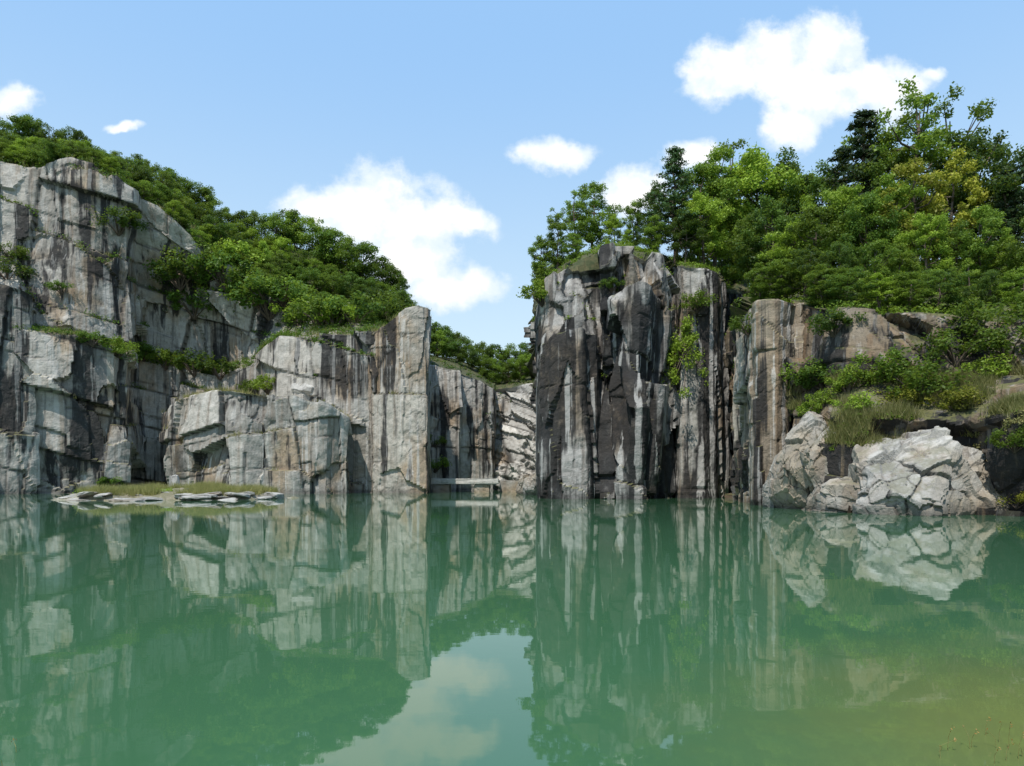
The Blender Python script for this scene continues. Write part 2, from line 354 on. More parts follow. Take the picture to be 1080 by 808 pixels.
def islet():
    nr,na=40,180; cx,cy=ICX,ICY
    V=[(cx,cy,.95)]
    for i in range(1,nr+1):
        t=i/nr*1.35
        for j in range(na):
            th=j/na*2*math.pi
            V.append((cx+10.6*t*math.cos(th),cy+8.5*t*math.sin(th),0))
    V=np.array(V); t=np.sqrt(((V[:,0]-cx)/10.6)**2+((V[:,1]-cy)/8.5)**2)
    t2=t+.38*fbm(V*.3+9,3,5)
    V[:,2]=np.clip(1.0-t2,-1,1)*1.5; V[:,2]=np.where(V[:,2]>0,np.minimum(V[:,2]*2.6,.42+V[:,2]*.5),V[:,2]*1.2)+.28*fbm(V*.9,4,8)
    q=lambda i,j:1+(i-1)*na+j%na
    quads=[(q(i,j),q(i+1,j),q(i+1,j+1),q(i,j+1)) for i in range(1,nr) for j in range(na)]
    tris=[(0,q(1,j),q(1,j+1)) for j in range(na)]
    me=bpy.data.meshes.new('islet'); me.from_pydata(V.tolist(),[],quads+tris)
    me.materials.append(M['islet']) 
    o=link('islet',me); tag(o,'low grassy islet with a stony rim in front of the left cliff','islet',kind='structure')
    TERR.append((BVHTree.FromPolygons(V.tolist(),quads),V,np.array(quads),'islet'))
islet()
def sheet(name,x0,x1,y0,y1,z,mat,label,cat):
    me=bpy.data.meshes.new(name); me.from_pydata([(x0,y0,z),(x1,y0,z),(x1,y1,z),(x0,y1,z)],[],[(0,1,2,3)]); me.materials.append(mat)
    return tag(link(name,me),label,cat,kind='structure')
sheet('water',-260,260,-120,240,0,M['water'],'still green quarry lake reflecting the cliffs and the clouds','water')
sheet('ground',-3000,3000,-3000,3000,-5,M['soil'],'green ground reaching the horizon beneath the hills','ground')
# ------------------------------------------------------------ ground lookup
def ground(X,Y,top=140):
    best=None
    for b,_,_,_ in TERR:
        h=b.ray_cast(Vector((X,Y,top)),Vector((0,0,-1)))
        if h[0] is not None and (best is None or h[0].z>best): best=h[0].z
    return best
def pick(px,py):
    d=Vector(((px-540)/F,1,(HZ-py)/F)).normalized(); best=None
    for b,_,_,_ in TERR:
        h=b.ray_cast(Vector((0,0,CH)),d)
        if h[0] is not None and (best is None or h[3]<best[1]): best=(h[0],h[3])
    return best[0] if best else None
# ------------------------------------------------------------ vegetation
def leaves(cent,nrm,size,rg,wid=.55):
    n=len(cent); a=rg.normal(size=(n,3)); t=np.cross(nrm,a); t/=np.linalg.norm(t,axis=1,keepdims=True)+1e-9
    b=np.cross(nrm,t); b/=np.linalg.norm(b,axis=1,keepdims=True)+1e-9
    s=size[:,None]
    V=np.stack([cent-t*s*.5,cent+b*s*wid*.5,cent+t*s*.5,cent-b*s*wid*.5],1).reshape(-1,3)
    return V,np.arange(4*n).reshape(n,4)
def tube(pts,rad,seg=6):
    V=[];Fa=[];pts=[Vector(p) for p in pts]
    for i,p in enumerate(pts):
        d=(pts[min(i+1,len(pts)-1)]-pts[max(i-1,0)]).normalized(); u=d.orthogonal().normalized(); v=d.cross(u)
        for k in range(seg):
            a=k/seg*2*math.pi; V.append(tuple(p+(u*math.cos(a)+v*math.sin(a))*rad[i]))
    for i in range(len(pts)-1):
        for k in range(seg): Fa.append((i*seg+k,i*seg+(k+1)%seg,(i+1)*seg+(k+1)%seg,(i+1)*seg+k))
    return np.array(V),np.array(Fa)
def merge(parts):
    V=[];Fa=[];o=0
    for v,f in parts: V.append(v);Fa.append(f+o);o+=len(v)
    return np.concatenate(V),np.concatenate(Fa)
def wood(name,parts):
    v,f=merge(parts); return npmesh(name,v,f,None,M['bark'],True)
def make_broad(seed,H,Rd,ncl,nlf,ls,mat,zc=.6,zr=.4,rc=.3,name='broadleaf_tree'):
    rg=np.random.default_rng(seed); cl=[]
    while len(cl)<ncl:
        d=rg.normal(size=3); d/=np.linalg.norm(d); r=rg.uniform(.35,1.0)**.6
        wob=1+.28*math.sin(3*math.atan2(d[1],d[0])+seed)+.15*rg.normal()
        p=np.array([d[0]*Rd*r*wob,d[1]*Rd*r*wob,H*zc+d[2]*H*zr*r])
        if p[2]<H*.12: continue
        cl.append((p,Rd*rc*rg.uniform(.6,1.25)))
    cl.append((np.array([0,0,H*(zc+zr*.85)]),Rd*rc*.9))
    cs=[];ns=[];sz=[];tn=[]
    for p,r in cl:
        n=int(nlf*(r/(Rd*rc))**2); d=rg.normal(size=(n,3)); d/=np.linalg.norm(d,axis=1,keepdims=True)
        rr=r*rg.uniform(.25,1.05,n)**.6*(1+.4*rg.normal(size=n)*.5); c=p+d*rr[:,None]*np.array([1.05,1.05,.8])
        nn=d*.6+rg.normal(size=(n,3))*.6+np.array([0,0,.4]); nn/=np.linalg.norm(nn,axis=1,keepdims=True)
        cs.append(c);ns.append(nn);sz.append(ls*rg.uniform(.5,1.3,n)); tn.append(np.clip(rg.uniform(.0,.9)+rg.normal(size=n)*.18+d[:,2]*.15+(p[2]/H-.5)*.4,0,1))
    cs=np.concatenate(cs);ns=np.concatenate(ns);sz=np.concatenate(sz);tn=np.concatenate(tn)
    V,Fa=leaves(cs,ns,sz,rg,.6)
    crown=npmesh('crown',V,Fa,{'tone':np.repeat(tn,4)},mat)
    tp=[(0,0,-.6)]; x=y=0
    for i in range(1,7):
        x+=rg.normal()*.012*H;y+=rg.normal()*.012*H; tp.append((x,y,H*.85*i/6))
    rr=[.017*H*(1-.88*i/6)+.01 for i in range(7)]
    br=[]
    for p,r in cl[::max(1,len(cl)//18)]:
        z0=max(H*.12,min(H*.75,p[2]-Rd*.5)); k=z0/(H*.85)*6; i=min(5,int(k)); a=np.array(tp[i])*(1-(k-i))+np.array(tp[i+1])*(k-i)
        br.append(tube([a,(a+p)/2+np.array([0,0,-.05*H]),p],[.008*H,.005*H,.002*H],5))
    return (name,H,wood('trunk',[tube(tp,rr,7)]),crown,wood('branches',br))
def make_pine(seed,H,Rd,mat,dens=1.0,name='pine_tree'):
    rg=np.random.default_rng(seed); br=[];cs=[];ns=[];tn=[]
    tp=[(0,0,-.6)]+[(rg.normal()*.01*H,rg.normal()*.01*H,H*.98*i/6) for i in range(1,7)]
    z=.2*H
    while z<.97*H:
        t=(z/H-.2)/.8; L=Rd*(1-t)**.75*(.75+.35*rg.random())+.15
        nb=int(rg.integers(4,7)); a0=rg.uniform(0,6.28)
        for b in range(nb):
            a=a0+b/nb*6.28+rg.normal()*.25; l=L*rg.uniform(.65,1.15); up=rg.uniform(-.05,.22)
            e=np.array([math.cos(a)*l,math.sin(a)*l,z+l*up]); s=np.array([0,0,z]); m=(s+e)/2+np.array([0,0,-.05*l])
            br.append(tube([s,m,e],[.006*H,.004*H,.0015*H],4))
            nt=max(3,int(l/.35))
            for q in range(nt):
                f=.25+.8*(q+rg.random())/nt; c=s*(1-f)+e*f+rg.normal(size=3)*np.array([.28,.28,.08])*l*.28
                n=int(26*dens); d=rg.normal(size=(n,3)); d/=np.linalg.norm(d,axis=1,keepdims=True)
                cs.append(c+d*rg.uniform(.1,.42,n)[:,None]*np.array([1.1,1.1,.5])); nn=d+rg.normal(size=(n,3))*.6+[0,0,.4]; ns.append(nn/np.linalg.norm(nn,axis=1,keepdims=True))
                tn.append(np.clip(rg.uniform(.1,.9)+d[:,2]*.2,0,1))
        z+=H*rg.uniform(.045,.075)
    cs=np.concatenate(cs);ns=np.concatenate(ns);tn=np.concatenate(tn)
    V,Fa=leaves(cs,ns,rg.uniform(.2,.42,len(cs)),rg,.3)
    crown=npmesh('crown',V,Fa,{'tone':np.repeat(tn,4)},mat)
    return (name,H,wood('trunk',[tube(tp,[.02*H*(1-.88*i/6)+.01 for i in range(7)],7)]),crown,wood('branches',br))
def make_bush(seed,H,Rd,ncl,nlf,ls,mat,name='shrub',droop=0):
    rg=np.random.default_rng(seed); cs=[];ns=[];sz=[];tn=[];parts=[]
    for i in range(ncl):
        a=rg.uniform(0,6.28); r=Rd*rg.uniform(0,1)**.6; z=H*rg.uniform(.2,1.0)*(1-.4*(r/Rd)**2)
        if droop: z-=droop*(r/Rd)**1.5
        p=np.array([r*math.cos(a),r*math.sin(a),z]); rc=Rd*rg.uniform(.15,.38)
        n=nlf; d=rg.normal(size=(n,3)); d/=np.linalg.norm(d,axis=1,keepdims=True)
        cs.append(p+d*(rc*rg.uniform(.2,1.25,n)**.7)[:,None]); nn=d*.6+rg.normal(size=(n,3))*.6+[0,0,.45]; ns.append(nn/np.linalg.norm(nn,axis=1,keepdims=True))
        sz.append(ls*rg.uniform(.6,1.35,n)); tn.append(np.clip(rg.uniform(.1,.9)+rg.normal(size=n)*.16,0,1))
        parts.append(tube([(0,0,-.4),p*np.array([.5,.5,.55]),p],[.03*H,.02*H,.006*H],4))
    V,Fa=leaves(np.concatenate(cs),np.concatenate(ns),np.concatenate(sz),rg,.55)
    return (name,H,wood('stems',parts),npmesh('foliage',V,Fa,{'tone':np.repeat(np.concatenate(tn),4)},mat),None)
PR={}
PR['hillA']=make_broad(1,8,3.0,46,160,.32,M['lf_dark'],zc=.52,zr=.45)
PR['hillB']=make_broad(2,8,2.5,40,160,.32,M['lf_dark'],zc=.53,zr=.45,rc=.34)
PR['hillC']=make_broad(3,8,2.9,46,160,.30,M['lf_mid'],zc=.52,zr=.45)
PR['hillD']=make_broad(5,8,2.3,36,170,.30,M['lf_bright'],zc=.5,zr=.44,rc=.34)
PR['rdark']=make_broad(11,10,3.0,74,230,.22,M['lf_dark'],zc=.53,zr=.46,rc=.22)
PR['rmid']=make_broad(12,10,2.8,74,230,.22,M['lf_mid'],zc=.53,zr=.46,rc=.22)
PR['rmid2']=make_broad(13,10,2.4,64,230,.21,M['lf_mid'],zc=.52,zr=.47,rc=.24)
PR['rbright']=make_broad(14,10,2.8,68,230,.22,M['lf_bright'],zc=.52,zr=.46,rc=.22)
PR['rbright2']=make_broad(15,10,2.2,58,230,.21,M['lf_bright'],zc=.5,zr=.47,rc=.24)
PR['ryellow']=make_broad(16,10,2.4,54,200,.22,M['lf_yellow'],zc=.55,zr=.42,rc=.22)
PR['airy']=make_broad(17,12,3.0,90,130,.21,M['lf_mid'],zc=.57,zr=.43,rc=.17)
PR['pine']=make_pine(18,11,3.0,M['needle'])
PR['pine2']=make_pine(19,11,2.4,M['needle'],1.2)
PR['bushd']=make_bush(21,1.8,1.5,22,110,.18,M['lf_dark'])
PR['bushm']=make_bush(22,1.8,1.4,22,110,.17,M['lf_mid'])
PR['bushb']=make_bush(23,1.8,1.4,20,110,.17,M['lf_bright'])
PR['bushy']=make_bush(24,1.6,1.3,18,100,.16,M['lf_yellow'])
PR['hang']=make_bush(25,1.6,1.6,44,120,.15,M['lf_bright'],name='hanging_shrub',droop=4.2)
def place(kind,loc,h,label,group=None,wide=1.0,cat=None,rot=None):
    nm,H,tm,cm,bm_=PR[kind]
    e=bpy.data.objects.new(nm,None); C.objects.link(e); s=h/H
    e.location=loc; e.scale=(s*wide,s*wide,s); e.rotation_euler=(0,0,random.uniform(0,6.28) if rot is None else rot)
    tag(e,label,cat or ('shrub' if 'shrub' in nm else 'tree'),group)
    t=bpy.data.objects.new(tm.name.split('.')[0],tm); C.objects.link(t); t.parent=e
    c=bpy.data.objects.new(cm.name.split('.')[0],cm); C.objects.link(c); c.parent=e
    if bm_: b=bpy.data.objects.new('branches',bm_); C.objects.link(b); b.parent=t
    return e
def at_tree(kind,px,d,ytop,label,group=None,wide=1.0,hmin=2.):
    X,Y,Zt=W(px,d,ytop); g=ground(X,Y)
    if g is None or Zt-g>25: print('skip tree',label,g); return
    place(kind,(X,Y,g-.2),max(hmin,Zt-g+.2),label,group,wide)
lx=[-130,0,40,100,150,180,240,270,300,340,370,395,410,430,445]; ly=[100,120,125,145,168,180,213,218,214,225,240,258,280,300,322]
Lgrp=[(-200,110,'broadleaf tree in the wood above the tallest rock of the left cliff','wood above the tallest rock of the left cliff'),
(110,235,'broadleaf tree where the left wood slopes down right of the tallest rock','sloping left wood, upper half'),
(235,330,'broadleaf tree in the left wood above the flat topped buttress','left wood above the buttress'),
(330,500,'broadleaf tree in the left wood just behind the pale pillar','left wood behind the pillar')]
for row,(f,dh) in enumerate(((1.0,0),(.65,9),(.32,18),(.03,26))):
    px=-60+row*5
    while px<436:
        i3=np.interp(px,[r[0] for r in L1],[r[4][1] for r in L1]); i5=np.interp(px,[r[0] for r in L1],[r[6][1] for r in L1]) 
        d=i3+1.+(i5-i3-4)*f+random.uniform(-1.5,1.5)
        p=px+random.uniform(-5,5); X,Y,_=W(p,d,z=0); g=ground(X,Y)
        ysk=np.interp(p,lx,ly)+random.uniform(-5,8)
        if g is not None:
            zt=CH+(HZ-ysk)/F*d
            h=min(zt-g, 9.) if row==0 else min(zt-g-1,random.uniform(3.5,6.5) if row<3 else random.uniform(2.5,4.5))
            if px<130 and row>0: h=min(h,3.5)
            if h>1.6:
                k=random.choices(['hillA','hillB','hillC','hillD'],[3.2,2.8,3.6,1.6])[0]
                q=[q for q in Lgrp if q[0]<=p<q[1]][0]
                place(k,(X,Y,g-.5),h+.5,q[2],q[3],random.uniform(.9,1.2)*(1.4 if h<5 else 1.05))
        px+=random.uniform(12,18)
for row,d in ((0,186),(1,174)):
    px=438
    while px<600:
        X,Y,_=W(px,d,z=0); g=ground(X,Y)
        if g is not None and g>10:
            ysk=np.interp(px,[440,455,480,500,530,560],[326,336,350,360,366,362])+random.uniform(-5,4)+row*9
            h=CH+(HZ-ysk)/F*d-g
            if h>1.5: place(random.choice(['hillA','hillB','hillC']),(X,Y,g-.3),min(13,h),'distant broadleaf tree in the small wood above the gap','distant wood above the gap')
        px+=random.uniform(10,15)
RT=[('rbright2',574,88,275,'small bright bush-like tree at the left tip of the right cliff top',1.2),
('rmid2',571,93,250,'slim tree rising behind the left tip of the right cliff top',1.0),
('rmid2',588,92,228,'leafy tree leaning over the left end of the dark cliff top',1.0),
('airy',606,96,200,'open crowned tree left of the rounded tree over the dark cliff',1.0),
('rmid',625,97,190,'rounded mid green tree, the tallest at the left end of the right wood',.9),
('rbright',648,95,226,'low light green tree in the dip of the skyline above the dark cliff',1.0),
('rmid2',668,94,212,'mid green tree left of the layered pine above the dark cliff',1.0),
('rdark',690,93,194,'dark broadleaf tree touching the left side of the layered pine',.8),
('pine',712,90,154,'layered dark pine rising above the striped slab',1.0),
('rmid',738,94,170,'broad tree immediately right of the layered pine above the slab',1.0),
('rmid2',753,96,156,'upright tree over the shadowed cleft, second right of the layered pine',.9),
('airy',774,113,145,'tall open crowned tree above the shadowed cleft',1.0),
('rbright',800,96,153,'large full crowned tree right of the shadowed cleft on the skyline',1.0),
('rdark',826,95,164,'dark full tree on the skyline above the brown rock edge',1.0),
('rmid',850,92,180,'lower tree in the skyline dip left of the tall narrow pine',1.0),
('rdark',872,88,174,'dark tree at the left foot of the tall narrow pine',.9),
('pine2',889,84,152,'shorter narrow pine beside the tall narrow pine',1.0),
('pine2',912,80,113,'tall narrow pine, left of the highest tree',1.0),
('rmid2',938,79,142,'slim green tree between the tall pine and the highest tree',.9),
('airy',966,78,90,'highest tree of the right wood, with an open feathery crown',1.),
('airy',996,80,100,'feathery tree joined to the right side of the highest tree',.95),
('ryellow',966,70,158,'yellow green tree in front of the highest tree',.9),
('ryellow',1003,72,160,'yellow green tree below and right of the highest tree',.9),
('rdark',1022,75,138,'dark tree where the skyline falls on the right',.9),
('rdark',1042,74,190,'low dark tree in the notch near the right edge',1.0),
('pine',1062,70,176,'dark pine second from the right edge of the picture',.9),
('pine',1084,69,158,'dark pine cut by the right edge of the picture',.9),
('rmid',605,88,245,'leafy tree at the brink of the dark cliff, left part',1.0),
('rbright2',662,87,241,'small bright tree at the brink in the middle of the dark cliff',1.1),
('rmid2',690,87,228,'green tree at the brink under the layered pine',1.1),
('rdark',722,87,222,'dark tree on top of the striped slab',1.0),
('rbright',742,88,200,'bright green tree above the right half of the striped slab',1.0),
('rdark',768,109,205,'dark tree rising behind the top of the shadowed cleft',1.0),
('rmid',784,110,215,'green tree right behind the shadowed cleft',1.0),
('rmid2',776,109,262,'small low tree at the very back edge of the shadowed cleft',1.6),
('rmid',796,82,222,'green tree right of the cleft, behind the sheer rock edge',1.0),
('rdark',812,80,209,'dark tree behind the sheer brown rock edge',1.0),
('rbright',836,74,232,'light green rounded tree over the brown rock edge',1.15),
('rmid',862,72,216,'green tree right of the light green rounded tree',1.0),
('rbright',888,72,192,'light green tree standing in front of the tall narrow pine',.9),
('rdark',915,70,202,'dark tree below the tall narrow pine',.9),
('rmid2',940,70,186,'green tree left of the yellow green tree',.9),
('rbright',978,65,222,'bright green tree glowing in the middle of the right wood',1.),
('rdark',1010,65,236,'dark tree in shade right of the bright green tree',1.0),
('rmid',1036,64,216,'mid green tree below the notch near the right edge',.9),
('rbright2',1062,62,250,'bright low tree in front of the two pines at the right edge',1.1),
('rmid',1090,60,226,'green tree cut by the right edge below the pines',1.0),
('rmid',925,60,252,'low green tree on the brow above the overgrown slope, left',1.),
('rbright2',952,59,256,'low bright tree on the brow above the overgrown slope, middle',1.),
('rbright2',1018,57,272,'low bright tree on the brow near the right edge',1.),
('rdark',1045,55,284,'low dark tree on the brow close to the right edge',1.1),
('rdark',885,61,254,'low dark tree on the brow beside the brown rock top',1.),
('rmid',1078,53,280,'low mid green tree on the brow at the right edge',1.3),
('rmid2',803,64.5,278,'small green tree at the very top of the sheer rock edge',1.5),
('rmid',826,63,272,'small bushy tree on the flat top of the tan pillar',1.5),
('rdark',848,62,262,'small dark tree hanging over the brown rock behind the sheer edge',1.4),
('rmid2',868,57.5,280,'small tree leaning over the shadowed wall, first right of the tan pillar',1.7),
('rdark',896,56.,284,'small dark tree leaning over the shadowed wall, second right of the pillar',1.8),
('rbright2',926,55.,288,'small bright tree leaning over the shadowed wall, third from the pillar',1.8),
('rmid',958,54.5,286,'small full tree leaning over the shadowed wall above the outcrop',1.7),
('rdark',988,54.5,284,'small dark tree on the brow under the bright green tree',1.6)]
for k,px,d,y,lab,w in RT: at_tree(k,px,d,y,lab,None,w*1.12)
def shrub(kind,px,py,h,label,group=None,wide=1.):
    p=pick(px,py)
    if p is None: return
    place(kind,(p.x,p.y,p.z-.15),h,label,group,wide)
SH=[('bushd',8,292,3.2,'dark shrub on the ledge at the left edge of the picture'),('bushm',12,272,2.5,'small shrub over the ledge shrub at the left edge'),
('bushd',65,308,2.0,'small dark shrub on the face of the left cliff'),('bushd',125,243,4.,'dark shrub in the crease right of the left cliff\'s highest rock'),
('bushd',98,362,2.2,'low shrub on the long ledge of the left cliff, left end'),('bushm',125,374,3.0,'wide shrub on the long ledge of the left cliff'),
('bushd',150,380,3.6,'dark shrub at the left of the hollow above the buttress'),('bushm',175,386,3.4,'green shrub in the hollow above the buttress'),
('bushd',205,392,4.2,'large dark shrub in the middle of the hollow above the buttress'),('bushd',232,396,3.4,'dark shrub at the right of the hollow'),
('bushd',190,300,5.,'dark shrub clinging high on the left cliff'),('bushm',215,290,6.,'tall green shrub clinging high on the left cliff'),('bushd',238,300,6.,'dark tall shrub on the steep slope left of the centre wood'),
('bushb',250,282,5.,'bright shrub on the steep slope of the left cliff'),('bushd',285,330,7.,'tall dark shrub standing on the face above the buttress'),
('bushd',205,330,5.,'dark shrub on the face under the tall green shrub'),('bushm',262,310,5.,'green shrub spilling over the cliff top above the buttress'),('bushm',300,318,4.6,'green shrub at the edge of the left wood over the grey wall'),
('bushb',318,342,5.,'bright shrub on the slope above the grey wall'),('bushm',338,342,5.2,'green shrub spilling over the grey wall, left of the bright ledge shrub'),('bushb',352,344,4.6,'bright shrub at the end of the ledge over the grey wall'),
('bushd',374,340,5.2,'dark shrub on the ledge left of the pillar'),('bushm',394,338,5.,'green shrub on top of the wall where it meets the pillar'),('bushd',410,332,4.4,'dark shrub on the shoulder of the pillar'),
('bushb',283,412,3.,'light green shrub on top of the buttress'),('bushm',266,414,2.4,'low shrub on top of the buttress beside the light green shrub'),
('bushd',120,512,2.2,'small round shrub at the foot of the left cliff by the islet'),('bushm',459,495,3.,'light shrub at the waterline inside the gap'),
('bushm',458,470,2.6,'shrub on the wall just inside the gap'),
('bushb',572,318,2.6,'bright shrub spilling over the upper left corner of the dark cliff'),
('bushd',645,305,1.4,'shrub growing from a crack near the top of the dark cliff'),('bushm',735,325,2.,'shrub growing on the upper striped slab'),
('bushm',790,350,1.6,'shrub on the sheer tan pillar'),
('bushm',850,404,2.,'green shrub left on the overgrown slope'),('bushd',872,408,2.,'dark shrub on the overgrown slope'),('bushb',895,412,1.8,'light shrub on the overgrown slope'),
('bushm',930,400,2.2,'round green shrub at the middle of the overgrown slope'),('bushm',968,418,2.4,'upright green shrub above the big pale outcrop'),('bushy',945,428,1.5,'yellowish shrub above the big pale outcrop'),
('bushy',1010,430,1.5,'yellowish shrub right of the outcrop top'),('bushb',1045,402,1.8,'light shrub near the right end of the slope'),
('bushm',1060,378,2.4,'green shrub high at the right end of the slope'),('bushb',905,435,1.4,'small light shrub over the outcrop\'s left shoulder'),('bushm',1070,470,1.2,'shrub hanging over the right shore'),
('bushm',1008,378,2.2,'green shrub at the foot of the brown wall'),('bushb',870,428,1.3,'small light shrub on the rocks by the shore'),
('bushm',1035,352,2.4,'green shrub hanging on the brown wall, right part'),('bushd',880,350,1.8,'dark shrub hanging on the shadowed wall, left part'),
('bushy',1072,530,1.0,'yellowish shrub at the waterline in the right corner'),('bushb',858,438,1.2,'tiny light shrub above the upright square rock')]
for k,px,py,h,lab in SH: shrub(k,px,py,h,lab,None,1.3)
p=pick(722,368)
if p: place('hang',(p.x,p.y-.9,p.z+.6),2.9,'bright green shrub hanging down the striped slab',None,1.0)
def scatter(name,filt,n,mat,label,cat,blade,seed,rad=.6,per=26,size=.26,wid=.55):
    rg=np.random.default_rng(seed); cs=[]
    for b,V,Fa,nm in TERR:
        ok=filt(nm)
        if ok is None: continue
        a=V[Fa]; c=a.mean(1); N=np.cross(a[:,2]-a[:,0],a[:,3]-a[:,1]); A=np.linalg.norm(N,axis=1)/2; N/=A[:,None]*2+1e-9
        px=c[:,0]/c[:,1]*F+540; py=HZ-(c[:,2]-CH)/c[:,1]*F
        w=A*ok(c,N,px,py); w=np.where(c[:,2]>.15,w,0)
        cs.append((c,w))
    c=np.concatenate([x[0] for x in cs]);w=np.concatenate([x[1] for x in cs])
    if w.sum()<=0: return
    i=rg.choice(len(c),n,p=w/w.sum()); cc=c[i]
    scl=rg.uniform(.5,1.4,n)
    if blade:
        k=per; base=np.repeat(cc,k,0)+rg.normal(size=(n*k,3))*np.array([rad,rad,.02]); hgt=np.repeat(scl,k)*size*rg.uniform(.6,1.3,n*k)
        ln=rg.normal(size=(n*k,3))*.35; ln[:,2]=1; side=rg.normal(size=(n*k,3)); side[:,2]=0; side/=np.linalg.norm(side,axis=1,keepdims=True)
        V=np.stack([base-side*wid*.5-[0,0,.05],base+side*wid*.5-[0,0,.05],base+ln*hgt[:,None]],1).reshape(-1,3); Fa=np.arange(len(V)).reshape(-1,3); rep=3
    else:
        k=per; d=rg.normal(size=(n*k,3)); d/=np.linalg.norm(d,axis=1,keepdims=True); cen=np.repeat(cc,k,0)+d*(np.repeat(scl,k)*rad*rg.uniform(.3,1,n*k))[:,None]*np.array([1,1,.7])+[0,0,rad*.3]
        nn=d*.5+rg.normal(size=d.shape)*.5+[0,0,.5]; nn/=np.linalg.norm(nn,axis=1,keepdims=True)
        V,Fa=leaves(cen,nn,rg.uniform(.6,1.4,n*k)*size,rg,wid); rep=4
    tn=np.repeat(np.clip(np.repeat(rg.uniform(0,1,n),k)+rg.normal(size=n*k)*.15,0,1),rep)
    me=npmesh(name,V,Fa,{'tone':tn},mat); tag(link(name,me),label,cat,kind='stuff')
vis=lambda px,py:(px>-60)&(px<1140)
scatter('undergrowth',lambda nm:(lambda c,N,px,py:((N[:,2]>.55)&vis(px,py)&(c[:,2]>20)&(c[:,1]<165))*1.) if nm=='cliff_left' else None,8000,M['lf_dark'],'low leafy undergrowth covering the top and ledges of the left cliff','undergrowth',False,41,1.,22,.34)
scatter('undergrowth',lambda nm:(lambda c,N,px,py:((N[:,2]>.75)&vis(px,py)&(c[:,2]>14.5)&(c[:,1]<110))*1.) if nm in('cliff_right','cliff_dark','cliff_slab') else None,6000,M['lf_mid'],'low leafy undergrowth beneath the trees of the right cliff top','undergrowth',False,42,.65,22,.22)
scatter('undergrowth',lambda nm:(lambda c,N,px,py:((N[:,2]>.5)&(c[:,2]>15)&(px<620))*1.) if nm.startswith('cliff_gap') else None,1200,M['lf_dark'],'leafy undergrowth on the hill above the gap','undergrowth',False,43,1.0,18,.42)
patch=lambda c,sc,th:(fbm(c*sc,2,77)>th)
SG=lambda th:(lambda nm:(lambda c,N,px,py:((N[:,2]>.25)&(c[:,2]>4.)&(c[:,2]<9.8)&(c[:,1]<60)&(px>838)&patch(c,.35,th))*1.) if nm=='cliff_right' else None)
scatter('slope_grass',SG(-.05),1900,M['grass'],'yellow green grass and weeds on the overgrown slope at the right','grass',True,44,.28,24,.7,.045)
scatter('slope_weeds',SG(.0),900,M['lf_mid'],'green leafy weeds among the grass of the right slope','weeds',False,45,.4,22,.17)
scatter('bank_scrub',lambda nm:(lambda c,N,px,py:((N[:,2]>.1)&(c[:,2]>1.)&(c[:,2]<6)&(px>1026)&(px<1150)&patch(c,.5,.05))*1.) if nm=='cliff_right' else None,260,M['grass'],'dry scrub covering the brown bank at the right shore','scrub',False,49,.4,24,.17,.3)
scatter('ledge_grass',lambda nm:(lambda c,N,px,py:((N[:,2]>.65)&(c[:,2]>3)&(px>-10)&patch(c,.12,-.1))*1.) if nm in('cliff_left','cliff_buttress','cliff_pillar') else None,3600,M['grass'],'tufts of pale grass on the ledges of the left cliff','grass',True,46,.4,16,.75,.09)
scatter('islet_grass',lambda nm:(lambda c,N,px,py:(c[:,2]>.5)*(fbm(c*.4,2,5)>-.05)) if nm=='islet' else None,1500,M['grass'],'green and straw coloured grass covering the islet','grass',True,47,.2,26,.75,.04)
scatter('islet_weeds',lambda nm:(lambda c,N,px,py:(c[:,2]>.6)*(fbm(c*.3,2,9)>.05)) if nm=='islet' else None,240,M['lf_bright'],'taller leafy weeds in patches on the islet','weeds',False,48,.5,30,.16)
# ------------------------------------------------------------ boulders
def rock_mesh(seed,npl=16,sub=5,rough=.03,vs=1.3,big=False):
    rg=np.random.default_rng(seed); bm=bmesh.new(); bmesh.ops.create_icosphere(bm,subdivisions=sub,radius=1)
    V=np.array([v.co[:] for v in bm.verts]); Fa=np.array([[v.index for v in f.verts] for f in bm.faces]); bm.free()
    n=rg.normal(size=(npl,3)); ex=[[0,0,-1],[.1,-1,.35],[0,1,0]] if big else [[0,0,1],[0,0,-1],[1,.2,0],[-1,.1,0],[.1,-1,.1],[0,1,0]]
    n=np.concatenate([n,ex]); n/=np.linalg.norm(n,axis=1,keepdims=True); h=rg.uniform(.72 if big else .64,.97,len(n))
    dt=V@n.T; r=np.where(dt>.05,h/np.maximum(dt,.05),9).min(1); r=np.minimum(r,1.1)
    V=V*r[:,None]; hid,e,tl=vor(V*vs+seed,seed); q=fbm(V*5,4,seed)
    k=1+rough*(hid-.5)*2+rough*tl*1.6+.022*q
    ck=np.exp(-(e/.03)**2)*.6
    if big:
        Wp=V+.10*np.stack([vn(V*2.2,seed),vn(V*2.2+9,seed),vn(V*2.2+19,seed)],1)
        Q=Wp@np.array([[.8,.2,-.5],[-.2,1,.1],[.55,0,.85]])
        h2,e2,t2=vor(Q*np.array([1.5,1.5,2.4])+3,seed+7); h4,e4,t4=vor(Q*np.array([4.,4.,6.])+3,seed+9)
        k+=.04*(h2-.5)+.08*t2+.016*(h4-.5)+.035*t4+.02*fbm(V*7,4,seed)
        sel=np.clip(fbm(V*2.0,2,seed+4)*3+.6,0,1)
        c2=np.exp(-(e2/.03)**2)*.75*sel; c4=np.exp(-(e4/.05)**2)*.35*(1-sel); ck=np.maximum(np.maximum(ck*.3,c2),c4); k-=.014*c2; hid=h2*.6+h4*.4
    V*=k[:,None]
    return npmesh('rock',V,Fa,{'tone':.25+.5*hid,'crack':ck},M['outc'] if big else M['boul'])
RM=[rock_mesh(100+i) for i in range(6)]
OUT=[rock_mesh(200+i,26,7,.05,1.2,True) for i in range(3)]
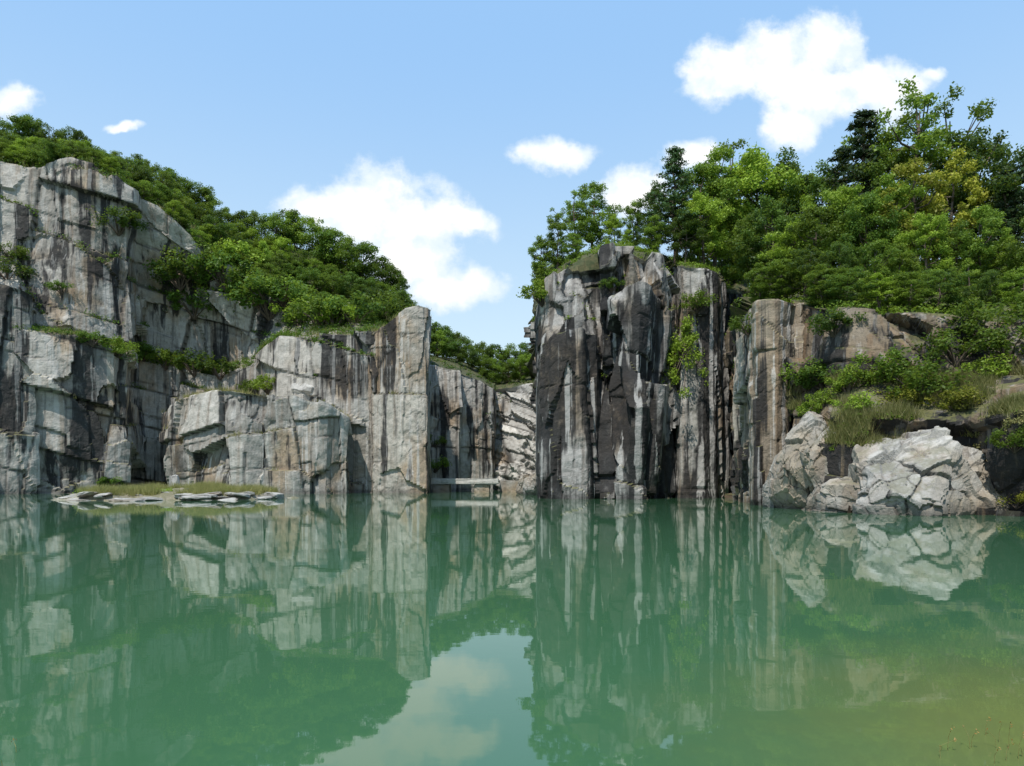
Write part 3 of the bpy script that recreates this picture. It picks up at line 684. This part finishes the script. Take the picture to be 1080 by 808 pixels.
def boulder(px,d,z,s,label,group=None,me=None,name='boulder',rot=None):
    X,Y,_=W(px,d,z=0); o=link(name,me or random.choice(RM)); o.location=(X,Y,z); o.scale=s; o.rotation_euler=(random.uniform(-.2,.2),random.uniform(-.2,.2),random.uniform(0,6.28)) if rot is None else rot
    tag(o,label,'rock',group); return o
boulder(960,44,.2,(4.6,4.4,5.1),'large pale sunlit rock outcrop at the right shore',me=OUT[0],name='rock_outcrop',rot=(0,.1,.3))
boulder(998,44.2,.2,(2.4,2.8,3.8),'pale rock joined to the right side of the large outcrop',me=OUT[1],name='rock_outcrop',rot=(0,0,1.3))
boulder(908,45.5,-.2,(3.8,3.0,3.4),'sloping pale rock at the left foot of the large outcrop',me=OUT[2],name='rock_outcrop',rot=(.1,.35,2.2))
boulder(852,51,2.2,(2.8,3.0,4.6),'upright square grey rock left of the large outcrop, by the shore',me=OUT[1],name='rock_outcrop',rot=(0,0,.2))
boulder(882,49,3.0,(3.0,2.4,3.6),'blocky grey rock wedged above the shore between two outcrops',me=OUT[2],rot=(0,0,.9))
boulder(915,48,4.0,(2.6,2.1,2.4),'small brown-shadowed rock above the sloping rock',me=OUT[0],rot=(0,0,2.9))
boulder(828,54,1.0,(2.0,2.0,3.0),'grey rock at the water beside the sheer brown edge',me=OUT[2],rot=(0,0,4.))
boulder(1044,42.4,.1,(1.3,1.6,1.2),'grey rock half covered by plants at the right shore',me=OUT[0],rot=(0,0,4.9))
p=pick(324,412)
bo=boulder(324,p.y+1.5 if p else 118,p.z+.4 if p else 16,(3.2,2.2,1.7),'bright white boulder lying on top of the low buttress')
bo.data=RM[2].copy(); bo.data.materials.clear(); bo.data.materials.append(M['pale'])
for i in range(80):
    th=random.uniform(0,6.28); t=random.gauss(.9,.17); X=ICX+10.3*t*math.cos(th); Y=ICY+8.2*t*math.sin(th)
    if i<54: Y=ICY-abs(Y-ICY)
    g=ground(X,Y); g=g if g is not None else 0
    if g<-.25: continue
    s=random.choice([random.uniform(.12,.3),random.uniform(.2,.6),random.uniform(.6,1.3)]); o=link('stone',random.choice(RM)); o.location=(X,Y,max(-.05,g)); o.scale=(s*1.6,s*1.3,min(.3,s*random.uniform(.25,.5))); o.rotation_euler=(random.uniform(-.15,.15),random.uniform(-.15,.15),random.uniform(0,6.28))
    tag(o,'pale stone on the rim of the grassy islet','stone','stones around the islet')
boulder(289,80,.2,(1.3,1.,.8),'largest stone, at the right tip of the islet')
boulder(185,87,.9,(.9,.7,2.6),'upright brown stone standing at the back of the islet')
def cutblock(px0,px1,d,dep,z0,z1,label,seed,name='stone_block'):
    bm=bmesh.new(); bmesh.ops.create_cube(bm,size=1)
    x0=(px0-540)/F*d;x1=(px1-540)/F*d
    for v in bm.verts: v.co=((v.co.x)*(x1-x0),(v.co.y)*dep,(v.co.z)*(z1-z0))
    bmesh.ops.bevel(bm,geom=bm.edges[:],offset=.1,segments=2,affect='EDGES')
    bmesh.ops.subdivide_edges(bm,edges=bm.edges[:],cuts=4,use_grid_fill=True)
    rr=random.Random(seed)
    for v in bm.verts: v.co+=Vector((rr.uniform(-.04,.04),rr.uniform(-.04,.04),rr.uniform(-.04,.04)))
    me=bpy.data.meshes.new(name); bm.to_mesh(me); bm.free(); me.materials.append(M['pale'] if name=='stone_slab' else M['boul'])
    at=me.attributes.new('tone','FLOAT','POINT'); at.data.foreach_set('value',[.6]*len(me.vertices))
    o=link(name,me); o.location=((x0+x1)/2,d+dep/2,(z0+z1)/2); tag(o,label,'block')
cutblock(456,474,128.4,4,-1,1.45,'left low pale stone block at the water inside the gap',1)
cutblock(452,526,128,5,1.5,2.6,'long flat pale slab bridging the low blocks inside the gap',2,'stone_slab')
cutblock(500,516,128.4,4,-1,1.45,'middle pale stone block under the long slab inside the gap',3)
cutblock(527,556,132,4,-1,2.2,'right stone block at the far end of the gap water',4)
boulder(555,112,.6,(1.7,1.5,2.4),'pale broken rock at the left foot of the dark cliff',me=OUT[0])
boulder(560,104,1.2,(1.1,1.5,2.0),'pale rock piled in front of the broken rock beside the dark cliff',me=OUT[1])
def sedge(px,d,n,h,label,seed):
    rg=random.Random(seed); X,Y,_=W(px,d,z=0); parts=[];heads=[]
    for i in range(n):
        bx,by=rg.gauss(0,.12),rg.gauss(0,.1); lx_,ly_=rg.gauss(0,.08),rg.gauss(0,.05); hh=h*rg.uniform(.6,1.15)
        parts.append(tube([(bx,by,-.25),(bx+lx_*.4,by+ly_*.4,hh*.5),(bx+lx_,by+ly_,hh)],[.0025,.002,.001],4))
        for q in range(4): heads.append(np.array([bx+lx_*.95,by+ly_,hh*(1-.07*q)])+np.array([rg.gauss(0,.008),rg.gauss(0,.008),0]))
    e=bpy.data.objects.new('water_grass',None); C.objects.link(e); e.location=(X,Y,0); tag(e,label,'plant')
    v,f=merge(parts); link('stems',npmesh('stems',v,f,{'tone':np.full(len(v),.8)},M['grass']),e)
    hc=np.array(heads); g2=np.random.default_rng(seed); nn=g2.normal(size=hc.shape); nn/=np.linalg.norm(nn,axis=1,keepdims=True)
    V,Fa=leaves(hc,nn,np.full(len(hc),.022),g2,.4)
    link('seed_heads',npmesh('seed_heads',V,Fa,{'tone':np.full(len(V),.6)},M['red']),e)
rs=NT('seed_red'); b=rs.n('ShaderNodeBsdfPrincipled'); tcn=rs.n('ShaderNodeTexCoord'); rs.l(rs.mix(rs.noise(tcn.outputs['Object'],20.),(.22,.07,.02),(.35,.25,.06)),b.inputs['Base Color']); rs.l(b.outputs[0],rs.out.inputs[0]); M['red']=rs.m
sedge(1045,5.1,10,.19,'thin reddish water grass stalks in the bottom right corner',1)
sedge(1012,4.95,4,.11,'sparse thin stalks left of the reddish grass in the bottom right corner',2)
sedge(4,4.9,3,.09,'tiny yellowish sprig in the bottom left corner',3)
# ------------------------------------------------------------ sky & sun
sd=Vector((-.22,-.44,.87)).normalized(); el=math.asin(sd.z); az=math.atan2(sd.x,sd.y)
w=bpy.data.worlds.new('World'); bpy.context.scene.world=w; w.use_nodes=True; t=w.node_tree; t.nodes.clear()
s=NT.__new__(NT); s.t=t; s.out=s.n('ShaderNodeOutputWorld')
sky=s.n('ShaderNodeTexSky',sky_type='NISHITA'); sky.sun_disc=False; sky.sun_elevation=el; sky.sun_rotation=az; sky.air_density=1.0; sky.dust_density=.6; sky.ozone_density=1.2
tc=s.n('ShaderNodeTexCoord'); sp=s.n('ShaderNodeSeparateXYZ'); s.l(tc.outputs['Generated'],sp.inputs[0])
yy=s.math('MAXIMUM',sp.outputs[1],.02); u=s.math('DIVIDE',sp.outputs[0],yy); v=s.math('DIVIDE',sp.outputs[2],yy)
cb=s.n('ShaderNodeCombineXYZ'); s.l(u,cb.inputs[0]); s.l(v,cb.inputs[1]); UV=cb.outputs[0]
nzc=s.n('ShaderNodeTexNoise'); s.l(UV,nzc.inputs['Vector']); nzc.inputs['Scale'].default_value=16.; nzc.inputs['Detail'].default_value=4
wv=s.n('ShaderNodeVectorMath',operation='MULTIPLY_ADD'); s.l(nzc.outputs['Color'],wv.inputs[0]); wv.inputs[1].default_value=(.055,.045,0); wv.inputs[2].default_value=(-.0275,-.0225,0)
wa=s.n('ShaderNodeVectorMath',operation='ADD'); s.l(UV,wa.inputs[0]); s.l(wv.outputs[0],wa.inputs[1]); UW=wa.outputs[0]
blobs=[(392,225,76,50),(338,214,42,24),(445,238,66,36),(495,232,34,12),(430,272,64,36),(478,303,56,22),(590,163,44,20),
(768,75,48,38),(815,60,46,38),(870,48,44,38),(855,92,68,42),(928,92,58,34),(832,132,34,32),(982,75,16,10),
(672,200,44,28),(735,162,32,20),(15,108,26,20),(130,134,20,6)]
cur=None
for (x,y,rx,ry) in blobs:
    mp=s.n('ShaderNodeVectorMath',operation='MULTIPLY_ADD'); s.l(UW,mp.inputs[0]); mp.inputs[1].default_value=(F/rx,F/ry,0); mp.inputs[2].default_value=(-(x-540)/rx,-(HZ-y)/ry,0)
    ln=s.n('ShaderNodeVectorMath',operation='LENGTH'); s.l(mp.outputs[0],ln.inputs[0])
    val=s.math('SUBTRACT',1.,ln.outputs['Value'])
    cur=val if cur is None else s.math('SMOOTH_MAX',cur,val,.2)
nz=s.noise(UV,13.,7,.62)
den=s.math('ADD',cur,s.math('MULTIPLY',s.math('SUBTRACT',nz,.5),1.9))
al=s.mr(den,-.18,.36); fr=s.math('GREATER_THAN',sp.outputs[1],.05); al=s.math('MULTIPLY',al,fr)
sh=s.noise(UV,22.,4,.6,(1,1,1),0,(0,-.012,3))
ccol=s.mix(s.mr(s.math('ADD',den,s.math('MULTIPLY',s.math('SUBTRACT',sh,.5),1.8)),.1,.8),(.76,.86,.96),(1.0,1.0,1.0))
b1=s.n('ShaderNodeBackground')
grad=s.mix(s.mr(sp.outputs[2],.0,.58),(5.5,6.75,7.15),(2.45,4.3,6.9))
s.l(s.mix(.87,sky.outputs[0],grad),b1.inputs[0]); b1.inputs[1].default_value=.148
b2=s.n('ShaderNodeBackground'); s.l(ccol,b2.inputs[0]); b2.inputs[1].default_value=1.12
mx=s.n('ShaderNodeMixShader'); s.l(al,mx.inputs[0]); s.l(b1.outputs[0],mx.inputs[1]); s.l(b2.outputs[0],mx.inputs[2]); s.l(mx.outputs[0],s.out.inputs[0])
sl=bpy.data.lights.new('sun','SUN'); sl.energy=4.7; sl.angle=R(.5); sl.color=(1,.95,.87); so=bpy.data.objects.new('sun',sl); C.objects.link(so)
so.rotation_euler=sd.to_track_quat('Z','Y').to_euler(); so.location=(-60,-40,120)
# ------------------------------------------------------------ camera
cam=bpy.data.cameras.new('camera'); co=bpy.data.objects.new('camera',cam); C.objects.link(co); co.location=(0,0,CH); co.rotation_euler=(R(90),0,0)
cam.sensor_width=36; cam.lens=24; cam.shift_y=(HZ-404)/1080; cam.clip_end=5000; cam.clip_start=.1
bpy.context.scene.camera=co
vs_=bpy.context.scene.view_settings; vs_.view_transform='Standard'; vs_.look='None'; vs_.exposure=0
